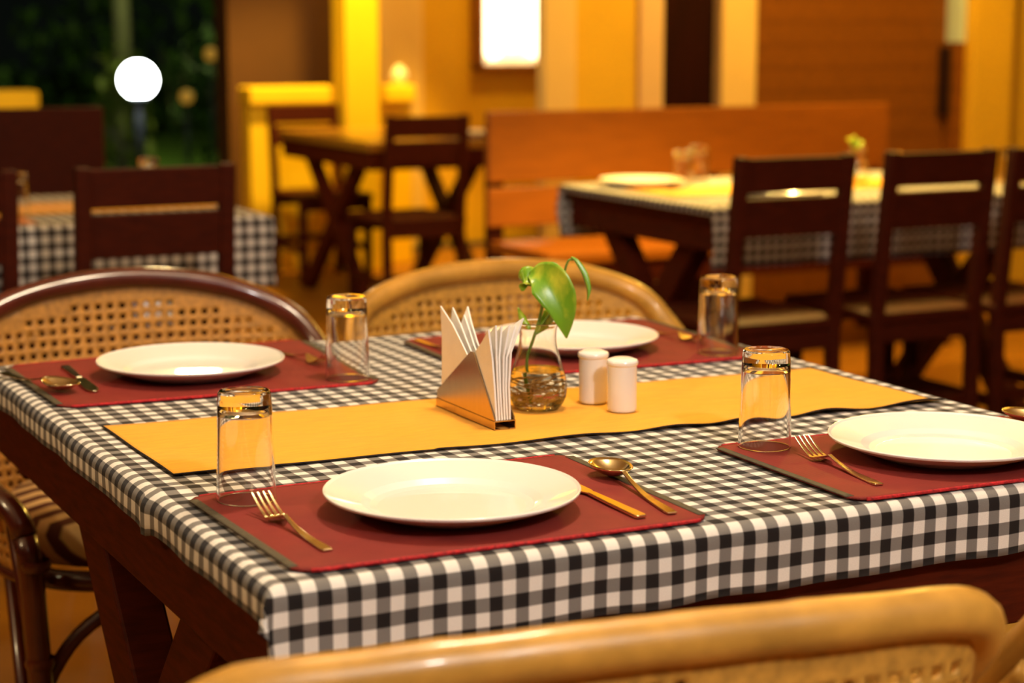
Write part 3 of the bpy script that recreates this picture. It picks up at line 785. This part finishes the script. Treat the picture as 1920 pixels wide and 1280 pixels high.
# ------------------------------------------------------------------ slatted wooden dining chairs (front towards local +Y)
def make_wood_chair(label, loc, rz=0., w=.37, h=.905):
    t = thing('dining_chair', label, 'chair', loc, rz, 'dark wooden dining chairs')
    mw = M['chair_wood']; x = w/2-.018
    yb = lambda z: -.02-.10*max(0, (z-.45))/.45*.5
    for s in (-1, 1):
        b = newbm(); beam(b, (s*x, -.03, 0), (s*x, -.02, .45), .036, .034); beam(b, (s*x, -.02, .44), (s*x, -.07, h), .036, .034); obj('leg', b, mw, t, bevel=.004)
        b = newbm(); box(b, (s*x, .36, .215), (.036, .036, .43)); obj('leg', b, mw, t, bevel=.004)
        b = newbm(); box(b, (s*x, .165, .18), (.022, .37, .035)); obj('stretcher', b, mw, t, bevel=.003)
    b = newbm(); box(b, (0, .175, .448), (w+.01, .43, .032)); obj('seat', b, mw, t, bevel=.008)
    b = newbm(); box(b, (0, -.024, .405), (w-.05, .024, .05)); obj('seat_rail', b, mw, t, bevel=.003)
    b = newbm(); box(b, (0, .36, .405), (w-.05, .024, .05)); obj('seat_rail', b, mw, t, bevel=.003)
    sl = Matrix.Rotation(-.11, 3, 'X')
    def slat(z0, z1):
        z = (z0+z1)/2; b = newbm(); box(b, (0, -.02-.05*(z-.45)/.45, z), (w-.05, .02, z1-z0), R=Matrix.Rotation(.11, 3, 'X')); obj('back_slat', b, mw, t, bevel=.004)
    slat(h-.095, h-.004); slat(h-.212, h-.109)
    b = newbm(); box(b, (0, -.028, .20), (w-.05, .02, .035)); obj('stretcher', b, mw, t, bevel=.003)
    return t
w0 = make_wood_chair('left dark wooden chair of the row in front of the right background table', (2.905, 4.22, 0))
dup(w0, 'middle dark wooden chair of the row in front of the right background table', (3.385, 4.22, 0))
dup(w0, 'dark wooden chair cut by the right picture edge in front of the background table', (3.80, 4.21, 0))
dup(w0, 'dark wooden chair behind the dark-rimmed cane chair, its back to the camera', (1.27, 4.47, 0)).scale = (1.04, 1, 1.012)
dup(w0, 'dark wooden chair cut by the left picture edge beside the left background table', (.755, 4.47, 0)).scale = (1.04, 1, 1.012)
dup(w0, 'dark wooden chair in front of the far bare table, its back to the camera', (3.235, 7.30, 0)).scale = (1., 1, .965)
dup(w0, 'dark wooden chair on the far side of the bare table, against the yellow parapet', (3.375, 9.0, 0), PI).scale = (1., 1, .935)

# ------------------------------------------------------------------ background tables
make_table('dining_table', 'dark wooden table with crossed legs in the right background, under a checked cloth', 2.885, 4.20, 4.515, 5.385, TZ-.003, half=.30, legw=.085)
make_cloth('tablecloth', 'checked tablecloth hanging from the right background table', 2.888, 4.197, 4.512, 5.388, TZ, .03, .03, .18, .18, rip=.004, seed=8, step=.02)
make_table('dining_table', 'dark wooden table in the left background, under a checked cloth', .30, 1.70, 4.87, 5.72, TZ-.003, half=.30)
make_cloth('tablecloth', 'checked tablecloth hanging from the left background table', .297, 1.703, 4.867, 5.723, TZ, .03, .05, .20, .18, rip=.004, seed=9, step=.02, mat='cloth_large')
make_table('dining_table', 'bare dark wooden table with crossed legs before the yellow parapet', 3.13, 3.83, 7.62, 8.75, .745, half=.37, legw=.07, legt=.05, topmat='varnish_sheen')

def bg_sheet(name, label, cat, x0, x1, y0, y1, mat, dz=.002, group=None):
    b = newbm(); gridf(b, 20, 6, lambda u, v: Vector((x0+(x1-x0)*u, y0+(y1-y0)*v, TZ+dz+.0015+.0004*math.sin(u*20))))
    return tag(obj(name, b, mat, solid=.0015), label, cat, group)
bg_sheet('table_runner', 'yellow cloth runner on the right background table', 'table runner', 2.93, 4.15, 4.80, 5.10, M['runner'])
bg_sheet('table_runner', 'yellow cloth runner on the left background table', 'table runner', .40, 1.66, 5.12, 5.44, M['runner'])
bg_sheet('placemat', 'orange brown placemat on the left background table', 'placemat', .62, 1.10, 4.885, 5.09, plain('orange_mat', (.55, .17, .03), .7), .0022)
def bgplate(label, x, y):
    c = p0.copy(); C.objects.link(c); c.location = (x, y, TZ+.0015); c['label'] = label; c['group'] = 'white plates on the background tables'
bgplate('white plate at the left end of the right background table', 3.06, 5.20)
bgplate('white plate behind the left wooden chair on the right background table', 3.22, 4.665)
def bgglass(label, x, y, z=TZ+.0015):
    c = g0.copy(); C.objects.link(c); c.location = (x, y, z); c['label'] = label; c['group'] = 'upturned tumblers on the background tables'
bgglass('upturned tumbler on the right background table, left one of the two in the gap', 3.115, 5.05, TZ+.0035)
bgglass('upturned tumbler on the right background table, right one of the two in the gap', 3.30, 5.25)
bgglass('upturned tumbler behind the left wooden chair, nearer the background plant', 3.66, 4.72)
bgglass('upturned tumbler at the right end of the right background table', 4.10, 4.70)
bgglass('upturned tumbler on the left background table, beside the runner', 1.09, 5.08)
bgglass('upturned tumbler rising behind the chair on the left background table', 1.56, 5.48)
# small plant on the right background table
t = thing('glass_vase', 'small glass vase between the chairs on the right background table', 'vase', (3.70, 4.95, TZ+.003))
b = newbm(); lathe(b, outp+inp, 32); obj('glass_body', b, M['vase_glass'], t)
t = thing('pothos_cutting', 'small green plant cutting in the vase on the right background table', 'plant', (3.70, 4.95, TZ+.003))
b = newbm(); tube(b, catmull([(0, 0, .01), (-.004, 0, .06), (-.012, 0, .10), (-.03, 0, .135)], 5), .002, 8); obj('stem', b, M['stem'], t)
leaf('leaf', [(-.03, 0, .135), (-.035, -.01, .145), (-.03, -.02, .13), (-.025, -.025, .11)], [.003, .018, .018, .001], (1, .2, .2), .2)
leaf('leaf', [(0, 0, .11), (.012, -.005, .13), (.02, -.01, .12)], [.003, .014, .001], (.3, 1, .3), .2)
# dishes on the far bare table
c = p0.copy(); C.objects.link(c); c.location = (3.70, 7.85, .7455); c['label'] = 'white plate on the far bare table right of its chair'; c['group'] = 'white plates on the background tables'

# bench in front of the partition
def make_bench(label, x0, x1, y, seat_y, mat, ztop, legs=True):
    t = thing('wooden_bench', label, 'bench', ((x0+x1)/2, y, 0)); w = x1-x0
    b = newbm(); box(b, (0, .02, (ztop+.665)/2), (w, .035, ztop-.665)); obj('backrest', b, mat, t, bevel=.006)
    b = newbm(); box(b, (0, .02, (.645+.50)/2), (w, .03, .145)); obj('backrest', b, mat, t, bevel=.006)
    for s in (-1, 1):
        b = newbm(); box(b, (s*(w/2-.05), .06, ztop/2-.02), (.06, .045, ztop-.04)); obj('post', b, M['chair_wood'], t, bevel=.004)
        b = newbm(); box(b, (s*(w/2-.05), seat_y-y+.04, .205), (.05, .05, .41)); obj('leg', b, M['chair_wood'], t, bevel=.004)
    b = newbm(); box(b, (0, (seat_y-y)/2, .43), (w, y-seat_y-.01, .04)); obj('seat', b, mat, t, bevel=.006)
    b = newbm(); box(b, (0, seat_y-y+.03, .37), (w-.06, .025, .08)); obj('seat_rail', b, M['chair_wood'], t, bevel=.003)
    return t
make_bench('long orange brown high-backed wooden bench before the plank door', 3.085, 4.90, 6.35, 5.87, M['bench_wood'], .925)
make_bench('dark high-backed wooden bench behind the left background table', .2, 1.635, 6.25, 5.83, M['chair_wood'], .975)

# ------------------------------------------------------------------ lamps and night sky
def spot(name, loc, target, power, col, size=.08, angle=100, blend=.6):
    l = bpy.data.lights.new(name, 'SPOT'); l.energy = power; l.color = col; l.shadow_soft_size = size; l.spot_size = math.radians(angle); l.spot_blend = blend
    o = bpy.data.objects.new(name, l); C.objects.link(o); o.location = loc
    o.rotation_euler = (Vector(target)-Vector(loc)).to_track_quat('-Z', 'Y').to_euler(); return o
def point(name, loc, power, col, size=.06):
    l = bpy.data.lights.new(name, 'POINT'); l.energy = power; l.color = col; l.shadow_soft_size = size
    o = bpy.data.objects.new(name, l); C.objects.link(o); o.location = loc; return o
AMB = (1, .62, .10); WARM = (1, .80, .54); NEUT = (1, .95, .89)
point('table_pendant', (1.25, 2.15, 2.35), 80, WARM, .10)
point('front_ceiling_lamp', (.9, -.9, 2.55), 178, NEUT, .12)
point('left_ceiling_lamp', (-1.6, 2.6, 2.4), 70, (1, .76, .42), .10)
point('hall_pendant_left', (2.35, 7.6, 1.69), 34, (1, .74, .32), .08)
spot('hall_spot_middle', (3.45, 5.25, 1.60), (3.45, 5.2, 0), 165, (1, .64, .15), .06, 128, .5)  # unseen spot, placed and narrowed to brighten the right background tabletop
point('hall_pendant_right', (4.7, 5.6, 2.5), 150, AMB, .09)
point('back_wall_lamp', (4.85, 8.6, 2.6), 68, AMB, .09)
spot('parapet_downlight', (3.45, 8.45, 2.9), (3.55, 9.3, .6), 620, AMB, .06, 55, .5)
point('garden_fill', (6.0, 17.5, 3.6), 210, (.95, 1, .40), .15)  # unseen light added to brighten the lawn and foliage

wd_ = bpy.data.worlds.new('night'); SC.world = wd_; wd_.use_nodes = True
wd_.node_tree.nodes['Background'].inputs[0].default_value = (.0022, .003, .0022, 1); wd_.node_tree.nodes['Background'].inputs[1].default_value = 1.

SC.view_settings.view_transform = 'Standard'; SC.view_settings.look = 'None'; SC.view_settings.gamma = 1; SC.view_settings.exposure = 0.
SC.view_settings.use_curve_mapping = False
SC.cycles.use_denoising = True
SC.cycles.sample_clamp_indirect = 8
SC.cycles.max_bounces = 12; SC.cycles.transmission_bounces = 10; SC.cycles.transparent_max_bounces = 8
